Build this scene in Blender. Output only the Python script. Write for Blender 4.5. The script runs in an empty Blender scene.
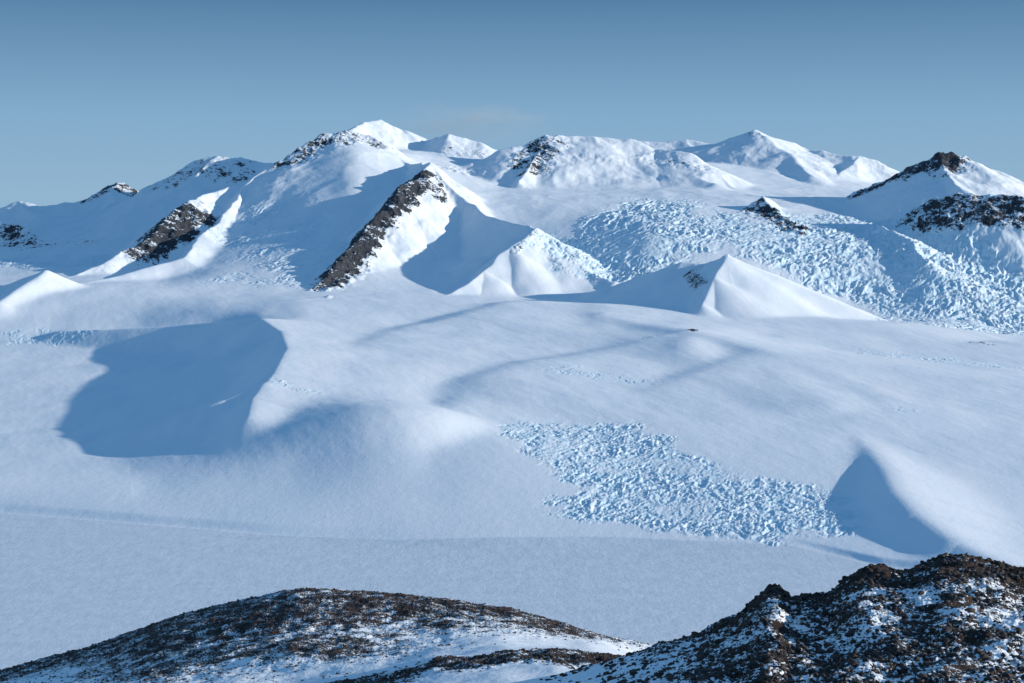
import bpy, math, numpy as np
from mathutils import Vector
rng=np.random.default_rng(7)
F=1422.2; TH=math.atan((341.5-190)/F); ZC=1500.0
cT,sT=math.cos(TH),math.sin(TH)
def ray(px,py):
    u=(np.asarray(px,float)-512)/F; v=(341.5-np.asarray(py,float))/F
    yy=cT+v*sT; return u/yy, (-sT+v*cT)/yy
def P(px,py,dk):
    s,e=ray(px,py); d=dk*1000.0
    return np.array([s*d,d,ZC+e*d])
# ---------- noise ----------
def _h(ix,iy,seed):
    h=(ix.astype(np.uint32)*np.uint32(374761393)+iy.astype(np.uint32)*np.uint32(668265263)+np.uint32(seed*2654435761%4294967296))
    h=(h^(h>>np.uint32(13)))*np.uint32(1274126177)
    return (h^(h>>np.uint32(16)))
_ang=np.linspace(0,2*np.pi,256,endpoint=False); GX=np.cos(_ang).astype(np.float32); GY=np.sin(_ang).astype(np.float32)
def perlin(x,y,seed=0):
    xf=np.floor(x); yf=np.floor(y); fx=(x-xf).astype(np.float32); fy=(y-yf).astype(np.float32)
    ix=xf.astype(np.int64); iy=yf.astype(np.int64)
    u=fx*fx*fx*(fx*(fx*6-15)+10); v=fy*fy*fy*(fy*(fy*6-15)+10)
    def g(a,b):
        h=_h(ix+a,iy+b,seed)&np.uint32(255)
        return GX[h]*(fx-a)+GY[h]*(fy-b)
    a=g(0,0); b=g(1,0); c=g(0,1); d=g(1,1)
    return ((a+(b-a)*u)*(1-v)+(c+(d-c)*u)*v)*1.5
def fbm(x,y,wl,oct=4,seed=0,gain=.5,ridged=False):
    t=0;a=1.0;n=0
    for o in range(oct):
        p=perlin(x/wl,y/wl,seed+o*17)
        if ridged: p=1-2*np.abs(p)
        t=t+a*p; n+=a; a*=gain; wl/=2.03
    return t/n
def worley(x,y,seed):
    """cell blocks: returns F2-F1 and a random value for the nearest cell"""
    ix=np.floor(x).astype(np.int64); iy=np.floor(y).astype(np.int64)
    f1=np.full(x.shape,9.);f2=np.full(x.shape,9.);cv=np.zeros(x.shape)
    for a in (-1,0,1):
        for b in (-1,0,1):
            h=_h(ix+a,iy+b,seed); r1=(h&np.uint32(1023))/1023.; r2=((h>>np.uint32(10))&np.uint32(1023))/1023.; r3=((h>>np.uint32(20))&np.uint32(1023))/1023.
            d=np.hypot(ix+a+r1-x,iy+b+r2-y)
            n=d<f1; f2=np.where(n,f1,np.minimum(f2,d)); cv=np.where(n,r3,cv); f1=np.where(n,d,f1)
    return f2-f1,cv
def sst(x,a,b):
    t=np.clip((x-a)/(b-a),0,1); return t*t*(3-2*t)
# ---------- grid ----------
core=np.linspace(-0.44,0.44,1330)
out=0.44+np.cumsum(np.geomspace(.0008,.09,45))
S=np.concatenate([-out[::-1],core,out])
def seg(a,b,n): return np.geomspace(a,b,n,endpoint=False)
D=np.concatenate([seg(60,600,50),seg(600,1450,380),seg(1450,3300,300),seg(3300,5000,80),seg(5000,14500,660),seg(14500,24500,440),seg(24500,60000,50),[60000.]])
M=len(S);N=len(D)
X=(D[:,None]*S[None,:]); Y=np.repeat(D[:,None],M,1)
# ---------- terrain sections (bearing, elevation angle, range km) ----------
rows=[]
def row(d,pts,sig=8,zabs=None):
    px=np.array([p[0] for p in pts],float); py=np.array([p[1] for p in pts],float)
    dd=np.array([(p[2] if len(p)>2 else d) for p in pts],float)*1000
    s,e=ray(px,py)
    if zabs is not None:
        dd=(zabs-ZC)/e; z=np.full_like(dd,zabs)
    else: z=ZC+e*dd
    fs=np.linspace(-0.6,0.6,1800)
    zi=np.interp(fs,s,z); di=np.interp(fs,s,dd)
    k=sig/F/(fs[1]-fs[0]); r=int(3*k)+1; w=np.exp(-.5*(np.arange(-r,r+1)/k)**2); w/=w.sum()
    zi=np.convolve(np.pad(zi,r,'edge'),w,'valid'); di=np.convolve(np.pad(di,r,'edge'),w,'valid')
    rows.append((np.interp(S,fs,di),np.interp(S,fs,zi)))
row(.06,[(0,1300),(1024,1300)])
row(.5,[(0,800),(500,790),(1024,780)])
row(1.0,[(-200,740),(0,725),(300,708),(500,686),(560,674),(620,658),(660,646),(700,638),(735,621),(756,605),(768,594),(778,593),(792,607),(806,605),(828,603),(842,591),(862,579),(880,578),(905,581),(925,576),(945,567),(962,565),(985,570),(1024,579),(1150,590)],2.5)
row(1.45,[(0,715),(300,700),(500,700),(700,730),(1024,740)])
row(1.9,[(0,702),(300,692),(380,681),(440,663),(500,657),(560,656),(600,660),(640,664),(700,690),(1024,740)],6)
row(2.3,[(0,695),(100,680),(170,665),(300,645),(400,645),(500,640),(600,650),(700,680),(1024,720)])
row(2.8,[(-200,720),(0,672),(50,660),(100,645),(170,619),(240,603),(300,591),(350,593),(400,595),(460,603),(510,610),(550,621),(600,636),(700,655),(1024,700)],6)
row(3.9,[(0,705),(1024,705)],zabs=60)
row(4.6,[(0,640),(1024,640)],zabs=10)
ft=[(-150,508),(0,513),(150,525),(270,535),(400,542),(620,543),(790,550),(880,568),(1024,585),(1200,595)]
row(6,ft,5,zabs=0); foot=rows[-1][0]
row(6,[(a,b-(11+3*math.exp(-((a-480)/200)**2))) for a,b in ft],6,zabs=26)
row(7.05,[(-150,476),(0,478),(150,479),(300,465),(370,455),(410,454),(460,461),(510,471),(560,475),(620,469),(700,467),(800,474),(900,480),(1024,480)],14)
row(7.6,[(-150,457),(0,460),(120,460),(200,448),(300,422),(360,410),(400,408),(440,413),(480,424),(530,437),(600,436),(700,443),(800,450),(900,455),(1024,458)],12)
row(8.4,[(-150,435),(120,435),(200,428),(260,410),(300,399),(350,395),(400,398),(450,406),(520,414),(600,410),(700,407),(760,403),(830,400),(880,408),(950,427),(1024,437)],16)
row(9.5,[(-150,403),(130,403),(200,399),(255,375),(285,358),(400,363),(500,370),(600,378),(700,372),(780,370),(840,378),(890,392),(950,393),(1024,397)],8)
row(10.8,[(-150,373),(130,373),(200,369),(245,350),(275,335),(400,341),(500,345),(600,345),(690,337),(760,350),(830,358),(900,365),(1024,370)],8)
row(12.2,[(-150,348),(130,346),(210,338),(260,318),(300,315),(400,320),(500,325),(560,322),(600,317),(690,322),(760,328),(850,336,12),(950,344,11.8),(1024,353,11.6)],8)
row(12.9,[(-150,322),(60,322),(140,320),(220,308),(300,303),(400,306),(500,308),(600,306),(700,312),(800,318,12.7),(900,325,12.5),(1024,345,12.2)],8)
row(14,[(-150,288),(0,289),(100,290),(200,293),(330,293),(450,295),(560,302),(640,300),(750,300),(850,318),(950,322,13.8),(1024,332,13.6)])
row(16,[(-150,275),(0,276),(80,272),(160,272),(220,255),(300,243),(350,240),(420,255),(500,262),(560,255),(650,235),(750,240),(850,246),(950,250),(1024,256)])
row(18,[(-150,255),(0,252),(100,245),(180,235),(240,212),(300,190),(350,178),(400,185),(450,195),(500,200),(600,200),(700,200),(800,205),(900,215),(1024,222)])
row(20,[(-150,242),(0,240),(100,230),(200,205),(270,172),(320,145),(350,140),(380,150),(430,165),(500,180),(600,185),(700,183),(800,190),(900,197),(1024,200)])
row(22.3,[(-150,226),(0,225),(100,215),(200,195),(300,172),(350,158),(400,150),(480,154),(600,162),(700,162),(800,172),(900,188),(1024,198)])
row(27,[(-150,235),(1024,235)])
row(60,[(-150,215),(1024,215)])
Dr=np.array([r[0] for r in rows]); Zr=np.array([r[1] for r in rows])
for i in range(1,len(rows)): Dr[i]=np.maximum(Dr[i],Dr[i-1]+40)
h=np.diff(Dr,axis=0); dl=np.diff(Zr,axis=0)/h
m=np.zeros_like(Zr); m[0]=dl[0]; m[-1]=dl[-1]
pr=dl[:-1]*dl[1:]
w1=2*h[1:]+h[:-1]; w2=h[1:]+2*h[:-1]
with np.errstate(divide='ignore',invalid='ignore'):
    hm=(w1+w2)/(w1/dl[:-1]+w2/dl[1:])
m[1:-1]=np.where(pr>0,hm,0)
Z=np.empty_like(X)
for i in range(len(rows)-1):
    lo=D.searchsorted(Dr[i].min()-1); hi=D.searchsorted(Dr[i+1].max()+1)
    if i==0: lo=0
    if i==len(rows)-2: hi=N
    Ys=Y[lo:hi]; t=(Ys-Dr[i])/h[i]
    mask=(t>=0)&(t<=1) if i not in (0,len(rows)-2) else ((t<=1) if i==0 else (t>=0))
    t2=t*t;t3=t2*t
    v=(2*t3-3*t2+1)*Zr[i]+(t3-2*t2+t)*h[i]*m[i]+(-2*t3+3*t2)*Zr[i+1]+(t3-t2)*h[i]*m[i+1]
    Z[lo:hi]=np.where(mask,v,Z[lo:hi])
# ---------- ridges ----------
mount=sst(Y,14500,18000)*sst(-Y,-30000,-24000)
wx=fbm(X,Y,900,3,11)*120*sst(Y,12000,15000); wy=fbm(X,Y,900,3,23)*120*sst(Y,12000,15000)
XW=X+wx; YW=Y+wy
def smax(a,b,k):
    dlt=np.abs(a-b); return np.maximum(a,b)+k*np.log1p(np.exp(-np.minimum(dlt/k,30)))
MZ=np.zeros(X.shape,np.float32)
def ridge(pts,sl,sr,rnd=15,k=20,jag=0):
    """crest polyline; sl/sr = fall-off slope on left / right of travel"""
    p=[P(*q) for q in pts]
    ys=[q[1] for q in p]; lo=D.searchsorted(min(ys)-4000); hi=D.searchsorted(max(ys)+4000)
    xx=XW[lo:hi]; yy=YW[lo:hi]; R=np.full(xx.shape,-1e5)
    for a,b in zip(p[:-1],p[1:]):
        dx,dy=b[0]-a[0],b[1]-a[1]; L2=dx*dx+dy*dy; L=math.sqrt(L2)
        ax=xx-a[0]; ay=yy-a[1]
        t=np.clip((ax*dx+ay*dy)/L2,0,1)
        ex=ax-t*dx; ey=ay-t*dy; dist=np.sqrt(ex*ex+ey*ey)+1e-3
        sn=(dx*ey-dy*ex)/L/dist
        sl_=sr+(sl-sr)*(.5+.5*sn)
        dd=np.sqrt(dist*dist+rnd*rnd)-rnd
        R=np.maximum(R,a[2]+t*(b[2]-a[2])-sl_*dd)
    if jag: R=R+jag*fbm(X[lo:hi],Y[lo:hi],300,4,5,ridged=True)
    zo=Z[lo:hi]
    MZ[lo:hi]=np.maximum(MZ[lo:hi],sst(R-zo,-20,120))
    Z[lo:hi]=smax(zo,R,k)
# mid-ground swells (broad)
ridge([(600,315,12.4),(690,331,11.2),(760,350,10.3),(830,375,9.4),(880,397,8.7),(897,412,8.3)],.16,.36,160,14)
ridge([(825,424,8.4),(850,433,7.8),(872,449,7.3),(886,468,6.8),(897,490,6.35),(916,511,6.03),(953,538,5.7),(1010,567,5.4),(1080,600,5.1)],.22,.5,75,16)
# basin rim (plateau edge)
ridge([(60,331,12.5),(110,329,12.35),(165,326,12.2),(215,321,12.0),(262,319,11.6),(283,332,10.8),(289,348,9.7),(276,373,8.8),(255,397,8.2),(250,418,7.75)],.12,.6,35,12)
ridge([(283,333,10.8),(240,348,10.6),(215,359,10.5)],.4,.4,60,12)
ridge([(262,385,8.5),(225,400,8.3),(200,412,8.2)],.4,.4,60,12)
ridge([(560,318,12.7),(605,313,12.4),(650,318,12.3)],.3,.3,60,10)
ridge([(690,331,11.2),(660,337,11.0),(620,350,10.6)],.25,.3,60,10)
ridge([(300,300,13.2),(330,297,13.4),(370,300,13.3)],.3,.3,60,8)
ridge([(520,301,13.2),(470,314,12.2),(400,330,11.3),(370,343,10.4),(352,352,10.0)],.07,.21,180,9)
ridge([(680,339,10.9),(600,352,10.3),(540,361,9.7),(495,375,9.1)],.07,.21,200,9)
ridge([(760,353,10.2),(700,373,9.3),(650,392,8.7),(620,406,8.4)],.07,.21,180,9)
ridge([(1000,341,12),(930,350,11.5),(880,362,11),(850,372,10.5)],.07,.22,180,9)
ridge([(470,395,8.6),(455,410,8.0),(448,425,7.6)],.10,.2,120,8)
ridge([(0,302,13.3),(45,270,14.2),(70,285,14.2)],.4,.5,40,15)
# far left skyline
ridge([(-220,225,24),(-60,212,24),(0,210,24),(18,202,24),(40,207,23.8),(75,203,23.7),(95,198,23.5),(118,184,23.5),(140,194,23.5),(165,185,23)],.5,.6,10,15,15)
ridge([(140,196,22.2),(165,180,21.8),(195,163,21.5),(215,158,21.5),(240,157,21.5),(272,163,21.5),(300,172,21)],.6,.6,10,15,15)
ridge([(18,204,23),(40,222,20.5),(70,240,19),(95,243,18)],.55,.7,10,15,25)
ridge([(-80,225,20),(-20,222,20),(20,228,19.5),(40,245,18.5),(60,262,17)],.55,.6,10,15,30)
ridge([(118,186,23.4),(112,205,22),(90,222,20.5)],.5,.6,10,15,15)
ridge([(215,158,21.5),(190,180,20.6),(160,200,20),(120,218,19.3)],.45,.6,10,15,15)
# spur with dark rock triangle
ridge([(250,185,19),(205,196,18.2),(185,205,17.6),(165,222,17.1),(140,243,16.5),(112,262,16),(60,284,15.2)],.55,.75,8,15,15)
# broad massif
ridge([(395,158,20),(372,138,20),(345,131,20),(320,138,19.8),(300,148,19.5),(272,166,19.1),(245,190,18.4),(215,225,17),(180,258,15.7),(120,276,15.1),(60,290,14.4)],.40,.9,15,20,0)
# snowy summit
ridge([(340,134,21),(362,126,22),(381,121,22.5),(402,131,22.5),(425,140,22.5),(448,136,22),(478,141,22),(500,152,22),(520,160,22)],.55,.6,25,15,4)
# central spur
ridge([(395,158,20),(412,164,19),(428,166,18),(404,190,17),(378,216,16.2),(352,250,15.3),(322,284,14.4)],.62,.75,6,10,12)
ridge([(428,166,18),(446,186,17.6),(470,205,17.2),(500,220,16.4),(536,229,15.6),(512,247,15.1),(482,270,14.6),(450,294,14.1)],.5,.75,6,10,0)
ridge([(536,229,15.6),(556,250,15.3),(580,268,15),(612,280,14.7)],.4,.5,15,10,0)
# snow pyramid
ridge([(555,303,14.5),(610,286,14.4),(650,273,14.3),(682,262,14.1),(700,264,14),(726,256,13.8),(757,275,13.8),(800,297,13.6),(855,322,13.3)],.5,.45,12,10,0)
ridge([(726,256,13.8),(715,278,13.3),(702,305,12.8)],.4,.6,12,8,0)
# banded table mountain
ridge([(448,182,20.2),(470,164,20.4),(500,151,20.6),(525,146,20.8),(548,138,21),(600,137,21.2),(632,141,21.2),(650,151,21),(690,153,20.6),(708,166,20.2),(735,190,19.5)],.6,.42,30,12,0)
ridge([(548,139,21),(535,158,20.2),(520,182,19.2)],.6,.7,8,10,10)
ridge([(650,151,21),(668,168,20.3),(712,184,19.4)],.4,.35,25,10,0)
# right skyline
ridge([(630,143,24),(690,141,24),(715,144,23.8),(738,140,23.6),(757,130,23.5),(775,138,23.5),(800,148,23.5),(850,157,23),(872,161,23),(893,177,22.5)],.5,.42,15,12,5)
ridge([(757,131,23.4),(785,152,22.5),(812,176,21)],.4,.35,20,12,0)
ridge([(858,158,23),(845,172,22),(830,190,21)],.45,.5,10,12,0)
ridge([(850,197,19),(880,184,19),(915,168,18.7),(940,155,18.5),(968,158,18.5),(1000,172,18.5),(1024,183,18.5),(1120,205,18.5)],.6,.5,8,12,10)
ridge([(940,155,18.5),(945,170,18),(960,190,17.4)],.4,.8,8,12,0)
ridge([(915,212,16.8),(935,200,16.8),(955,195,16.7),(1000,196,16.5),(1040,200,16.4),(1150,212,16.2)],.6,.75,8,12,20)
ridge([(735,212,17.8),(760,198,17.6),(778,210,17.2),(792,228,16.7),(806,246,16.2)],.5,.7,8,12,20)
ridge([(880,225,16.6),(905,238,16),(925,262,15.3)],.4,.5,10,12,10)
# ---------- masks ----------
def capsule(W,pts,rad,w=1.0,soft=.5):
    p=[P(*q) for q in pts]
    if len(p)==1: p=[p[0],p[0]+np.array([1,0,0])]
    ys=[q[1] for q in p]; lo=D.searchsorted(min(ys)-rad*2.4); hi=D.searchsorted(max(ys)+rad*2.4)
    xx=X[lo:hi]+fbm(X[lo:hi],Y[lo:hi],rad*.9,4,77)*rad*.8; yy=Y[lo:hi]+fbm(X[lo:hi],Y[lo:hi],rad*.9,4,78)*rad*.8
    best=np.full(xx.shape,1e9)
    for a,b in zip(p[:-1],p[1:]):
        dx,dy=b[0]-a[0],b[1]-a[1]; t=np.clip(((xx-a[0])*dx+(yy-a[1])*dy)/(dx*dx+dy*dy),0,1)
        best=np.minimum(best,np.hypot(xx-a[0]-t*dx,yy-a[1]-t*dy))
    W[lo:hi]=np.maximum(W[lo:hi],w*(1-sst(best,rad*(1-soft),rad*(1+soft))))
rock=np.zeros(X.shape); ice=np.zeros(X.shape)
C=lambda pts,r,w=1,s=.5: capsule(rock,pts,r,w,s)
C([(345,138,19.8),(315,145,19.6),(290,158,19.2)],340,.78)
C([(380,147,19.8)],240,.7)
C([(420,172,17.6),(400,195,16.8),(375,222,16),(350,255,15.1),(325,278,14.4)],185,1.1)
C([(432,175,17.7),(440,195,17.2)],120,.7)
C([(188,208,17.4),(165,228,16.9),(145,246,16.4)],320,1.0)
C([(165,184,21.4),(195,170,21.1),(240,165,21.1)],400,.6)
C([(105,190,23.3),(130,190,23.3)],360,.85)
C([(18,206,23.5)],300,.45); C([(5,235,19.5),(45,250,18.2)],300,.75); C([(70,242,18.8),(95,245,18)],150,.6)
C([(545,144,20.8),(530,165,20)],330,.8); C([(560,150,20.3),(625,154,20.3)],90,.35)
C([(645,157,20.5),(690,162,20.2),(705,172,20)],170,.5)
C([(450,145,21.5),(490,155,21.5)],220,.42)
C([(470,172,20),(455,182,20)],220,.65)
C([(755,134,23.3),(742,142,23.3)],160,.5)
C([(870,190,18.8),(905,175,18.5),(935,163,18.3)],360,1.1)
C([(940,157,18.5),(970,160,18.4)],120,.8)
C([(925,207,16.6),(960,203,16.4),(1030,207,16.2),(1120,215,16)],290,.85)
C([(755,205,17.4),(780,218,16.9),(795,235,16.5)],210,.9)
C([(700,266,13.9),(690,272,13.7),(700,285,13.3)],80,.8)
C([(725,257,13.8)],40,.6)
C([(330,298,13.35)],60,.5); C([(693,330,11.2)],50,1.5,.3); C([(648,340,11)],50,.5)
C([(535,232,15.5),(515,246,15)],35,.6)
C([(978,344,11.9),(990,348,11.8)],60,.7)
# foreground rock
fg=sst(-Y,-3300,-3000)
Sx=X/Y
A=sst(-Y,-1700,-1450)*sst(Sx,0.01,0.15)*sst(Y,450,620)
rock=np.maximum(rock,A*(.72+.32*sst(Y,870,985)))
C([(350,690,1.84),(395,682,1.86),(450,664,1.88),(500,658,1.9),(560,657,1.9),(600,662,1.9),(640,668,1.85)],95,1)
C([(20,664,2.75),(110,642,2.7),(170,622,2.7),(240,606,2.65),(300,597,2.65),(370,600,2.65),(430,602,2.7),(520,612,2.75)],260,.95,.6)
C([(150,668,2.4),(220,650,2.3),(320,640,2.3)],190,.85,.8)
I=lambda pts,r,w=1,s=.5: capsule(ice,pts,r,w,s)
I([(530,438,7.6),(572,460,7.1),(612,488,6.7),(655,512,6.45)],190,1,.6)
I([(600,436,7.55),(645,465,7.0),(700,497,6.6),(775,512,6.4)],300,1,.6)
I([(600,528,6.35),(680,536,6.2),(740,540,6.13),(810,540,6.15)],220,1,.6)
I([(20,335,12.5),(80,338,12.4)],240,.6,.7); I([(560,388,9.4),(640,395,9.1)],170,.5,.9); I([(870,360,11),(960,365,10.7),(1040,375,10.3)],260,.55,.9)
I([(660,205,17.6),(640,215,17),(600,235,16.2),(560,255,15.6)],560,1,.7)
I([(620,265,15.2),(680,240,16)],500,1,.7)
I([(850,235,16.2),(880,265,15.3),(960,290,14.6),(1040,315,14),(1150,320,14)],1200,1,.6)
I([(720,225,16.5),(830,255,15.5)],620,1,.7)
I([(260,390,8.7),(310,398,8.4)],60,.5)
I([(0,262,17),(90,262,16.8)],400,.6)
I([(250,215,17.3),(300,250,15.8),(280,270,15)],800,.5,.9)
I([(900,410,8.3),(915,412,8.3)],60,.5)
# ---------- detail displacement ----------
mz=np.clip(MZ,0,1)*sst(Y,12500,14500)
Z+=fbm(X,Y,1400,3,31)*17*sst(Y,6600,8200)
Z+=fbm(X+Y*.4,Y*.6,420,3,38)*4*sst(Y,6600,8200)
Z+=fbm(X,Y,260,3,37)*1.2*sst(Y,6000,7500)
# sastrugi: low wind ridges elongated along the prevailing wind
Z+=fbm(X*.9+Y*.35,(Y*.9-X*.35)*.3,70,2,39,.5)*.8*sst(Y,6400,7500)
Z+=mount*(fbm(XW,YW,1000,4,41,.42,True)-.3)*50*(.3+.7*mz)
Z+=mount*fbm(XW*1.6,YW*.7,240,3,43,.5,True)*5*mz
Z+=rock*sst(Y,10000,13000)*(fbm(XW,YW,220,4,51,.55,True)-.3)*50
# seracs and crevasses: sharp ice blades lying across the flow, broken by cracks
sel=ice>.01
xs=X[sel];ys=Y[sel];iw=ice[sel]; far=ys>13000
cs=np.where(far,50.,19.)
wq=fbm(xs,ys,np.where(far,600.,240.),4,3)
ca,sa=math.cos(.45),math.sin(.45)
ux=(xs*ca+ys*sa)+wq*cs*8; uy=(-xs*sa+ys*ca)*1.0+wq*cs*10
bl=0;aa=1.;sc_=1.
for o in range(4):
    r_=1-np.abs(perlin(ux/(cs*5.)*sc_,uy/(cs*1.7)*sc_,61+o*7))*2.0
    bl=bl+aa*np.sign(r_)*np.abs(r_)**1.6; aa*=.62; sc_*=2.07 if o else .45
bl=bl/2.2-.35
c1,v1=worley(ux/(cs*1.9),uy/(cs*.9),5)
brk=fbm(xs,ys,np.where(far,420.,150.),4,66,.6)
lowf=sst(fbm(xs,ys,np.where(far,1100.,380.),3,67)+.5*brk,-.6,.3)
gate=sst(iw+.55*brk,.12,.75)
amp=np.where(far,30.,10.5)
hgt=1.3*bl+(v1-.5)*.3-.4*np.exp(-(c1/.10)**2)
wgt=gate*(.3+.8*lowf)*np.clip(iw*1.3,0,1)
Z[sel]+=amp*hgt*wgt
ice2=np.zeros_like(ice); ice2[sel]=np.clip(gate*(.45+.75*lowf)*iw*1.2,0,1)*np.clip(.75-.8*bl,0,1)
Z+=(1-sst(Y,3300,4200))*(fbm(X,Y,150,3,71)*7)*sst(Y,200,700)
nr=fbm(X,Y,52,6,81,.6,True)
Z+=rock*fg*(nr-.2)*np.where(Y<1700,12,9)
Z+=fg*sst(Y,300,700)*fbm(X,Y,16,3,91)*.6
plain=sst(foot[None,:]+fbm(X,Y,120,3,101)*8-Y,-9,9)*sst(Y,3000,3600)
# ---------- build meshes ----------
def mesh_rows(name,lo,hi,mat):
    n=hi-lo; co=np.stack([X[lo:hi],Y[lo:hi],Z[lo:hi]],-1).reshape(-1,3).astype(np.float32)
    idx=(np.arange(n-1)[:,None]*M+np.arange(M-1)[None,:])
    q=np.stack([idx,idx+1,idx+M+1,idx+M],-1).reshape(-1,4).astype(np.int32)
    me=bpy.data.meshes.new(name); me.vertices.add(len(co)); me.vertices.foreach_set('co',co.ravel())
    me.loops.add(q.size); me.loops.foreach_set('vertex_index',q.ravel())
    me.polygons.add(len(q)); me.polygons.foreach_set('loop_start',np.arange(0,q.size,4,dtype=np.int32))
    me.update(calc_edges=True); me.polygons.foreach_set('use_smooth',np.ones(len(q),bool))
    for nm,W in (('rock',rock),('ice',ice2),('plain',plain)):
        a=me.attributes.new(nm,'FLOAT','POINT'); a.data.foreach_set('value',W[lo:hi].ravel().astype(np.float32))
    me.materials.append(mat); ob=bpy.data.objects.new(name,me); bpy.context.scene.collection.objects.link(ob); return ob
def snowmat(name,rc1,rc2,rs,fine,bump,mul2,off,slopew):
    m=bpy.data.materials.new(name); m.use_nodes=True; nt=m.node_tree; nd=nt.nodes; lk=nt.links
    b=nd['Principled BSDF']; b.inputs['Specular IOR Level'].default_value=.15
    geo=nd.new('ShaderNodeNewGeometry')
    def noise(scale,det=6,rough=.6,vec=None):
        t=nd.new('ShaderNodeTexNoise'); t.inputs['Scale'].default_value=scale; t.inputs['Detail'].default_value=det; t.inputs['Roughness'].default_value=rough
        lk.new(vec if vec is not None else geo.outputs['Position'],t.inputs['Vector']); return t.outputs['Fac']
    def math_(op,a,b2,c=None,clamp=False):
        t=nd.new('ShaderNodeMath'); t.operation=op; t.use_clamp=clamp
        for i,v in enumerate((a,b2,c)):
            if v is None: continue
            if isinstance(v,(int,float)): t.inputs[i].default_value=v
            else: lk.new(v,t.inputs[i])
        return t.outputs[0]
    def attr(n):
        t=nd.new('ShaderNodeAttribute'); t.attribute_name=n; return t.outputs['Fac']
    def mix(f,a,b2):
        t=nd.new('ShaderNodeMix'); t.data_type='RGBA'
        for i,v in ((0,f),(6,a),(7,b2)):
            if isinstance(v,(tuple,float)): t.inputs[i].default_value=v if isinstance(v,float) else (*v,1)
            else: lk.new(v,t.inputs[i])
        return t.outputs[2]
    def rng_(v,a,b2,c=0.,d=1.):
        t=nd.new('ShaderNodeMapRange'); t.interpolation_type='SMOOTHSTEP'
        lk.new(v,t.inputs[0])
        for i,k in enumerate((a,b2,c,d)): t.inputs[i+1].default_value=k
        return t.outputs[0]
    R=attr('rock'); Ic=attr('ice'); Pl=attr('plain')
    sep=nd.new('ShaderNodeSeparateXYZ'); lk.new(geo.outputs['Normal'],sep.inputs[0])
    n1=noise(rs,8,.65); n2=noise(rs*mul2,7,.75)
    nn=math_('MULTIPLY_ADD',n2,.55,math_('MULTIPLY',n1,.45))
    nn=math_('MULTIPLY_ADD',nn,2.2,-.6)
    steep=math_('MULTIPLY',math_('SUBTRACT',.88,sep.outputs[2]),slopew)
    thr=math_('ADD',math_('SUBTRACT',math_('MULTIPLY_ADD',R,.45,nn),off),steep)
    rf=rng_(thr,-.02,.04)
    rf=math_('MULTIPLY',rf,rng_(R,.04,.15))
    rockc=mix(rng_(noise(rs*3,6,.7),.3,.7),rc1,rc2)
    mp=nd.new('ShaderNodeMapping'); mp.inputs['Rotation'].default_value=(0,0,.35); mp.inputs['Scale'].default_value=(1,.3,1); lk.new(geo.outputs['Position'],mp.inputs[0])
    wind=noise(.004,7,.6,mp.outputs[0])
    sn=mix(rng_(wind,.36,.64),(.82,.865,.90),(.90,.915,.93))
    icec=mix(rng_(noise(.02,5,.7),.35,.65),(.50,.75,.86),(.84,.92,.96))
    sn=mix(math_('MULTIPLY',Ic,1.,None,True),sn,icec)
    # wind-scoured floor of the plain: slightly icier, mottled
    pc=mix(rng_(noise(.012,8,.75),.35,.65),(.65,.715,.77),(.75,.80,.84))
    sn=mix(Pl,sn,pc)
    col=mix(rf,sn,rockc); lk.new(col,b.inputs['Base Color'])
    b.inputs['Roughness'].default_value=.75
    b1=nd.new('ShaderNodeBump'); b1.inputs['Strength'].default_value=1; b1.inputs['Distance'].default_value=bump
    hgt=math_('ADD',noise(fine,5,.65),math_('MULTIPLY',rf,math_('MULTIPLY',n2,5.)))
    hgt=math_('ADD',hgt,math_('MULTIPLY',Pl,math_('MULTIPLY',noise(.05,4,.7),.5)))
    hgt=math_('ADD',hgt,math_('MULTIPLY',noise(fine*1.1,6,.7,mp.outputs[0]),.5))
    lk.new(hgt,b1.inputs['Height']); lk.new(b1.outputs[0],b.inputs['Normal'])
    return m
m_fg=snowmat('frosted_scree',(.018,.014,.013),(.075,.048,.038),.03,.25,.5,12.,.82,.3)
m_gl=snowmat('wind_packed_snow',(.05,.045,.045),(.10,.09,.085),.02,.022,1.9,4.,.88,.3)
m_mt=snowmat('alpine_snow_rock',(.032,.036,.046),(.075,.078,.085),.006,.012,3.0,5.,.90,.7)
i1=D.searchsorted(1600); i2=D.searchsorted(3500); i3=D.searchsorted(13600)
mesh_rows('rocky_ridge',0,i1+1,m_fg)
mesh_rows('rocky_hill',i1,i2+1,m_fg)
mesh_rows('glacier',i2,i3+1,m_gl)
mesh_rows('snow_mountains',i3,N,m_mt)
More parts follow.
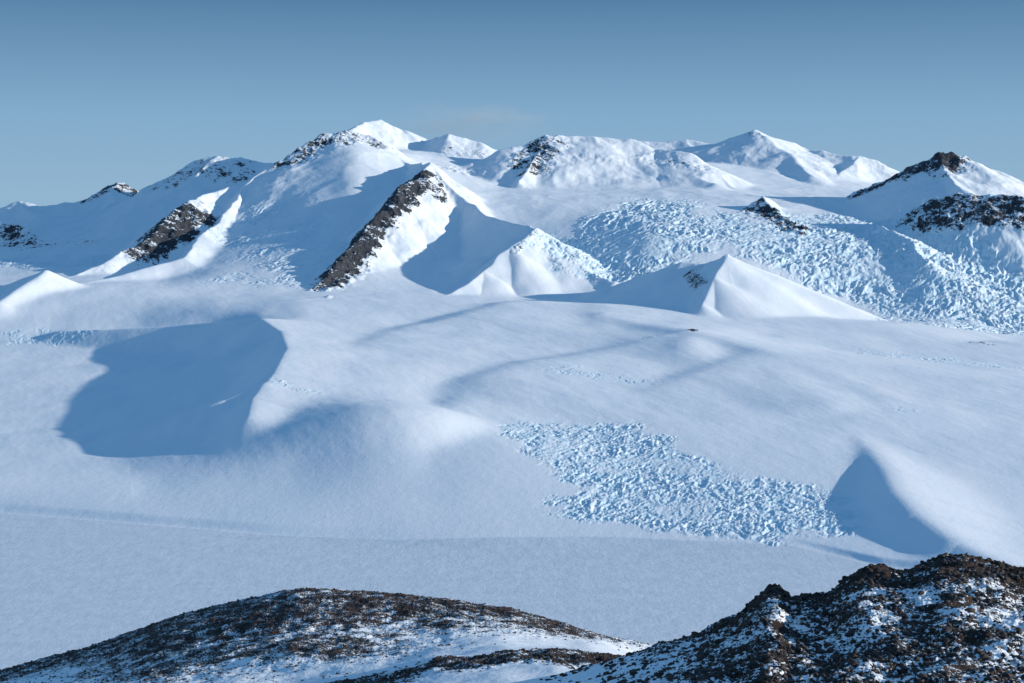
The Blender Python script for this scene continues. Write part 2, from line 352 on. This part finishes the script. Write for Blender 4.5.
# ---------- boulders (one mesh) ----------
ph=(1+5**.5)/2
ico=np.array([(-1,ph,0),(1,ph,0),(-1,-ph,0),(1,-ph,0),(0,-1,ph),(0,1,ph),(0,-1,-ph),(0,1,-ph),(ph,0,-1),(ph,0,1),(-ph,0,-1),(-ph,0,1)])/1.9
tri=np.array([(0,11,5),(0,5,1),(0,1,7),(0,7,10),(0,10,11),(1,5,9),(5,11,4),(11,10,2),(10,7,6),(7,1,8),(3,9,4),(3,4,2),(3,2,6),(3,6,8),(3,8,9),(4,9,5),(2,4,11),(6,2,10),(8,6,7),(9,8,1)])
ctr=[];siz=[]
for (lo,hi,cnt,smin,smax_) in ((D.searchsorted(640),D.searchsorted(1300),30000,.5,2.4),(D.searchsorted(1700),D.searchsorted(3000),26000,.9,3.0)):
    pi=rng.integers(lo,hi,cnt*4); pj=rng.integers(45,M-45,cnt*4)
    dens=rock[pi,pj]*sst(fbm(X[pi,pj],Y[pi,pj],30,3,15),-.3,.2)
    ok=np.where(rng.random(cnt*4)<dens*.7)[0][:cnt]
    c=np.stack([X[pi[ok],pj[ok]],Y[pi[ok],pj[ok]],Z[pi[ok],pj[ok]]],-1); ctr.append(c)
    siz.append(smin+(smax_-smin)*rng.random(len(ok))**3)
ctr=np.concatenate(ctr); siz=np.concatenate(siz); K=len(ctr)
v=ico[None]*(0.7+.6*rng.random((K,12,1)))*(siz[:,None,None]*(.7+.6*rng.random((K,1,3)))*np.array([1,1,.75]))
v=v+ctr[:,None,:]
f=(tri[None]+np.arange(K)[:,None,None]*12).reshape(-1,3).astype(np.int32)
me=bpy.data.meshes.new('scattered_rocks'); me.vertices.add(K*12); me.vertices.foreach_set('co',v.reshape(-1).astype(np.float32))
me.loops.add(f.size); me.loops.foreach_set('vertex_index',f.ravel()); me.polygons.add(len(f)); me.polygons.foreach_set('loop_start',np.arange(0,f.size,3,dtype=np.int32)); me.update(calc_edges=True)
me.polygons.foreach_set('use_smooth',np.zeros(len(f),bool))
rm=bpy.data.materials.new('dark_rock'); rm.use_nodes=True; nt=rm.node_tree; b=nt.nodes['Principled BSDF']; b.inputs['Roughness'].default_value=.85
tn=nt.nodes.new('ShaderNodeTexNoise'); tn.inputs['Scale'].default_value=.2; g=nt.nodes.new('ShaderNodeNewGeometry'); nt.links.new(g.outputs['Position'],tn.inputs['Vector'])
cr=nt.nodes.new('ShaderNodeValToRGB'); cr.color_ramp.elements[0].position=.35; cr.color_ramp.elements[0].color=(.018,.014,.013,1); cr.color_ramp.elements[1].position=.65; cr.color_ramp.elements[1].color=(.075,.047,.037,1)
nt.links.new(tn.outputs['Fac'],cr.inputs[0]); nt.links.new(cr.outputs[0],b.inputs['Base Color'])
me.materials.append(rm); ob=bpy.data.objects.new('scattered_rocks',me); bpy.context.scene.collection.objects.link(ob)
# ---------- cloud wisp ----------
import bmesh
bm=bmesh.new(); bmesh.ops.create_icosphere(bm,subdivisions=3,radius=1); me=bpy.data.meshes.new('cloud'); bm.to_mesh(me); bm.free()
co_=bpy.data.objects.new('cloud',me); c=P(470,122,29); co_.location=c; co_.scale=(2100,1000,560); bpy.context.scene.collection.objects.link(co_)
cm=bpy.data.materials.new('cloud_vapour'); cm.use_nodes=True; nt=cm.node_tree; nt.nodes.clear()
o=nt.nodes.new('ShaderNodeOutputMaterial'); vs=nt.nodes.new('ShaderNodeVolumeScatter'); vs.inputs['Color'].default_value=(.8,.97,1,1); vs.inputs['Anisotropy'].default_value=0
tc=nt.nodes.new('ShaderNodeTexCoord'); ln=nt.nodes.new('ShaderNodeVectorMath'); ln.operation='LENGTH'; nt.links.new(tc.outputs['Object'],ln.inputs[0])
mr=nt.nodes.new('ShaderNodeMapRange'); mr.interpolation_type='SMOOTHSTEP'; mr.inputs[1].default_value=1; mr.inputs[2].default_value=.2; nt.links.new(ln.outputs['Value'],mr.inputs[0])
tn=nt.nodes.new('ShaderNodeTexNoise'); tn.inputs['Scale'].default_value=2.2; tn.inputs['Detail'].default_value=5; nt.links.new(tc.outputs['Object'],tn.inputs['Vector'])
m2=nt.nodes.new('ShaderNodeMapRange'); m2.inputs[1].default_value=.40; m2.inputs[2].default_value=.75; m2.inputs[4].default_value=.0010; nt.links.new(tn.outputs['Fac'],m2.inputs[0])
mu=nt.nodes.new('ShaderNodeMath'); mu.operation='MULTIPLY'; nt.links.new(mr.outputs[0],mu.inputs[0]); nt.links.new(m2.outputs[0],mu.inputs[1]); nt.links.new(mu.outputs[0],vs.inputs['Density'])
nt.links.new(vs.outputs[0],o.inputs['Volume']); me.materials.append(cm)
# ---------- light, sky, camera ----------
AZ,EL=math.radians(95),math.radians(12.6)
Lv=Vector((math.cos(EL)*math.sin(AZ),math.cos(EL)*math.cos(AZ),math.sin(EL)))
sl=bpy.data.lights.new('sun','SUN'); sl.energy=5.0; sl.angle=math.radians(.7); sl.color=(1,.955,.87)
so=bpy.data.objects.new('sun',sl); so.rotation_euler=Lv.to_track_quat('Z','Y').to_euler(); so.location=(8000,0,6000); bpy.context.scene.collection.objects.link(so)
w=bpy.data.worlds.new('World'); bpy.context.scene.world=w; w.use_nodes=True; nt=w.node_tree
sk=nt.nodes.new('ShaderNodeTexSky'); sk.sky_type='NISHITA'; sk.sun_disc=False; sk.sun_elevation=EL; sk.sun_rotation=AZ; sk.altitude=2500; sk.air_density=1.0; sk.dust_density=.1; sk.ozone_density=2
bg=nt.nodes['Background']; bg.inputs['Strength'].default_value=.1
# clear polar air: elevation gradient blended over the sky model
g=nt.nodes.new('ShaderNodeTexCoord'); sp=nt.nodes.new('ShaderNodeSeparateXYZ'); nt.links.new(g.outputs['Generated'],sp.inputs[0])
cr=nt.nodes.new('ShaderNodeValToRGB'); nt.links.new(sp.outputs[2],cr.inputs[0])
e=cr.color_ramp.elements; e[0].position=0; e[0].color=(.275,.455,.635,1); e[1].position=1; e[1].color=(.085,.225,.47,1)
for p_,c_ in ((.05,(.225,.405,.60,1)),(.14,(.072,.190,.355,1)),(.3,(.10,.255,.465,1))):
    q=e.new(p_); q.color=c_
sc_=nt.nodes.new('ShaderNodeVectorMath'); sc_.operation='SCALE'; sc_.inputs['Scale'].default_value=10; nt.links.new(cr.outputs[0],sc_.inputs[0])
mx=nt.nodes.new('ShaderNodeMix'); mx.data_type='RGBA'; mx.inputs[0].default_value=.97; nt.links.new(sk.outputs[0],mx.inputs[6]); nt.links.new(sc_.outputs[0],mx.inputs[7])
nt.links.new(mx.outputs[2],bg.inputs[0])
cd=bpy.data.cameras.new('camera'); cd.lens=50; cd.sensor_width=36; cd.clip_start=1; cd.clip_end=200000
cam=bpy.data.objects.new('camera',cd); cam.location=(0,0,ZC); cam.rotation_euler=(math.pi/2-TH,0,0); bpy.context.scene.collection.objects.link(cam)
sc=bpy.context.scene; sc.camera=cam; sc.view_settings.view_transform='Standard'; sc.view_settings.look='None'; sc.view_settings.exposure=0
print('verts',M*N,'rocks',K)
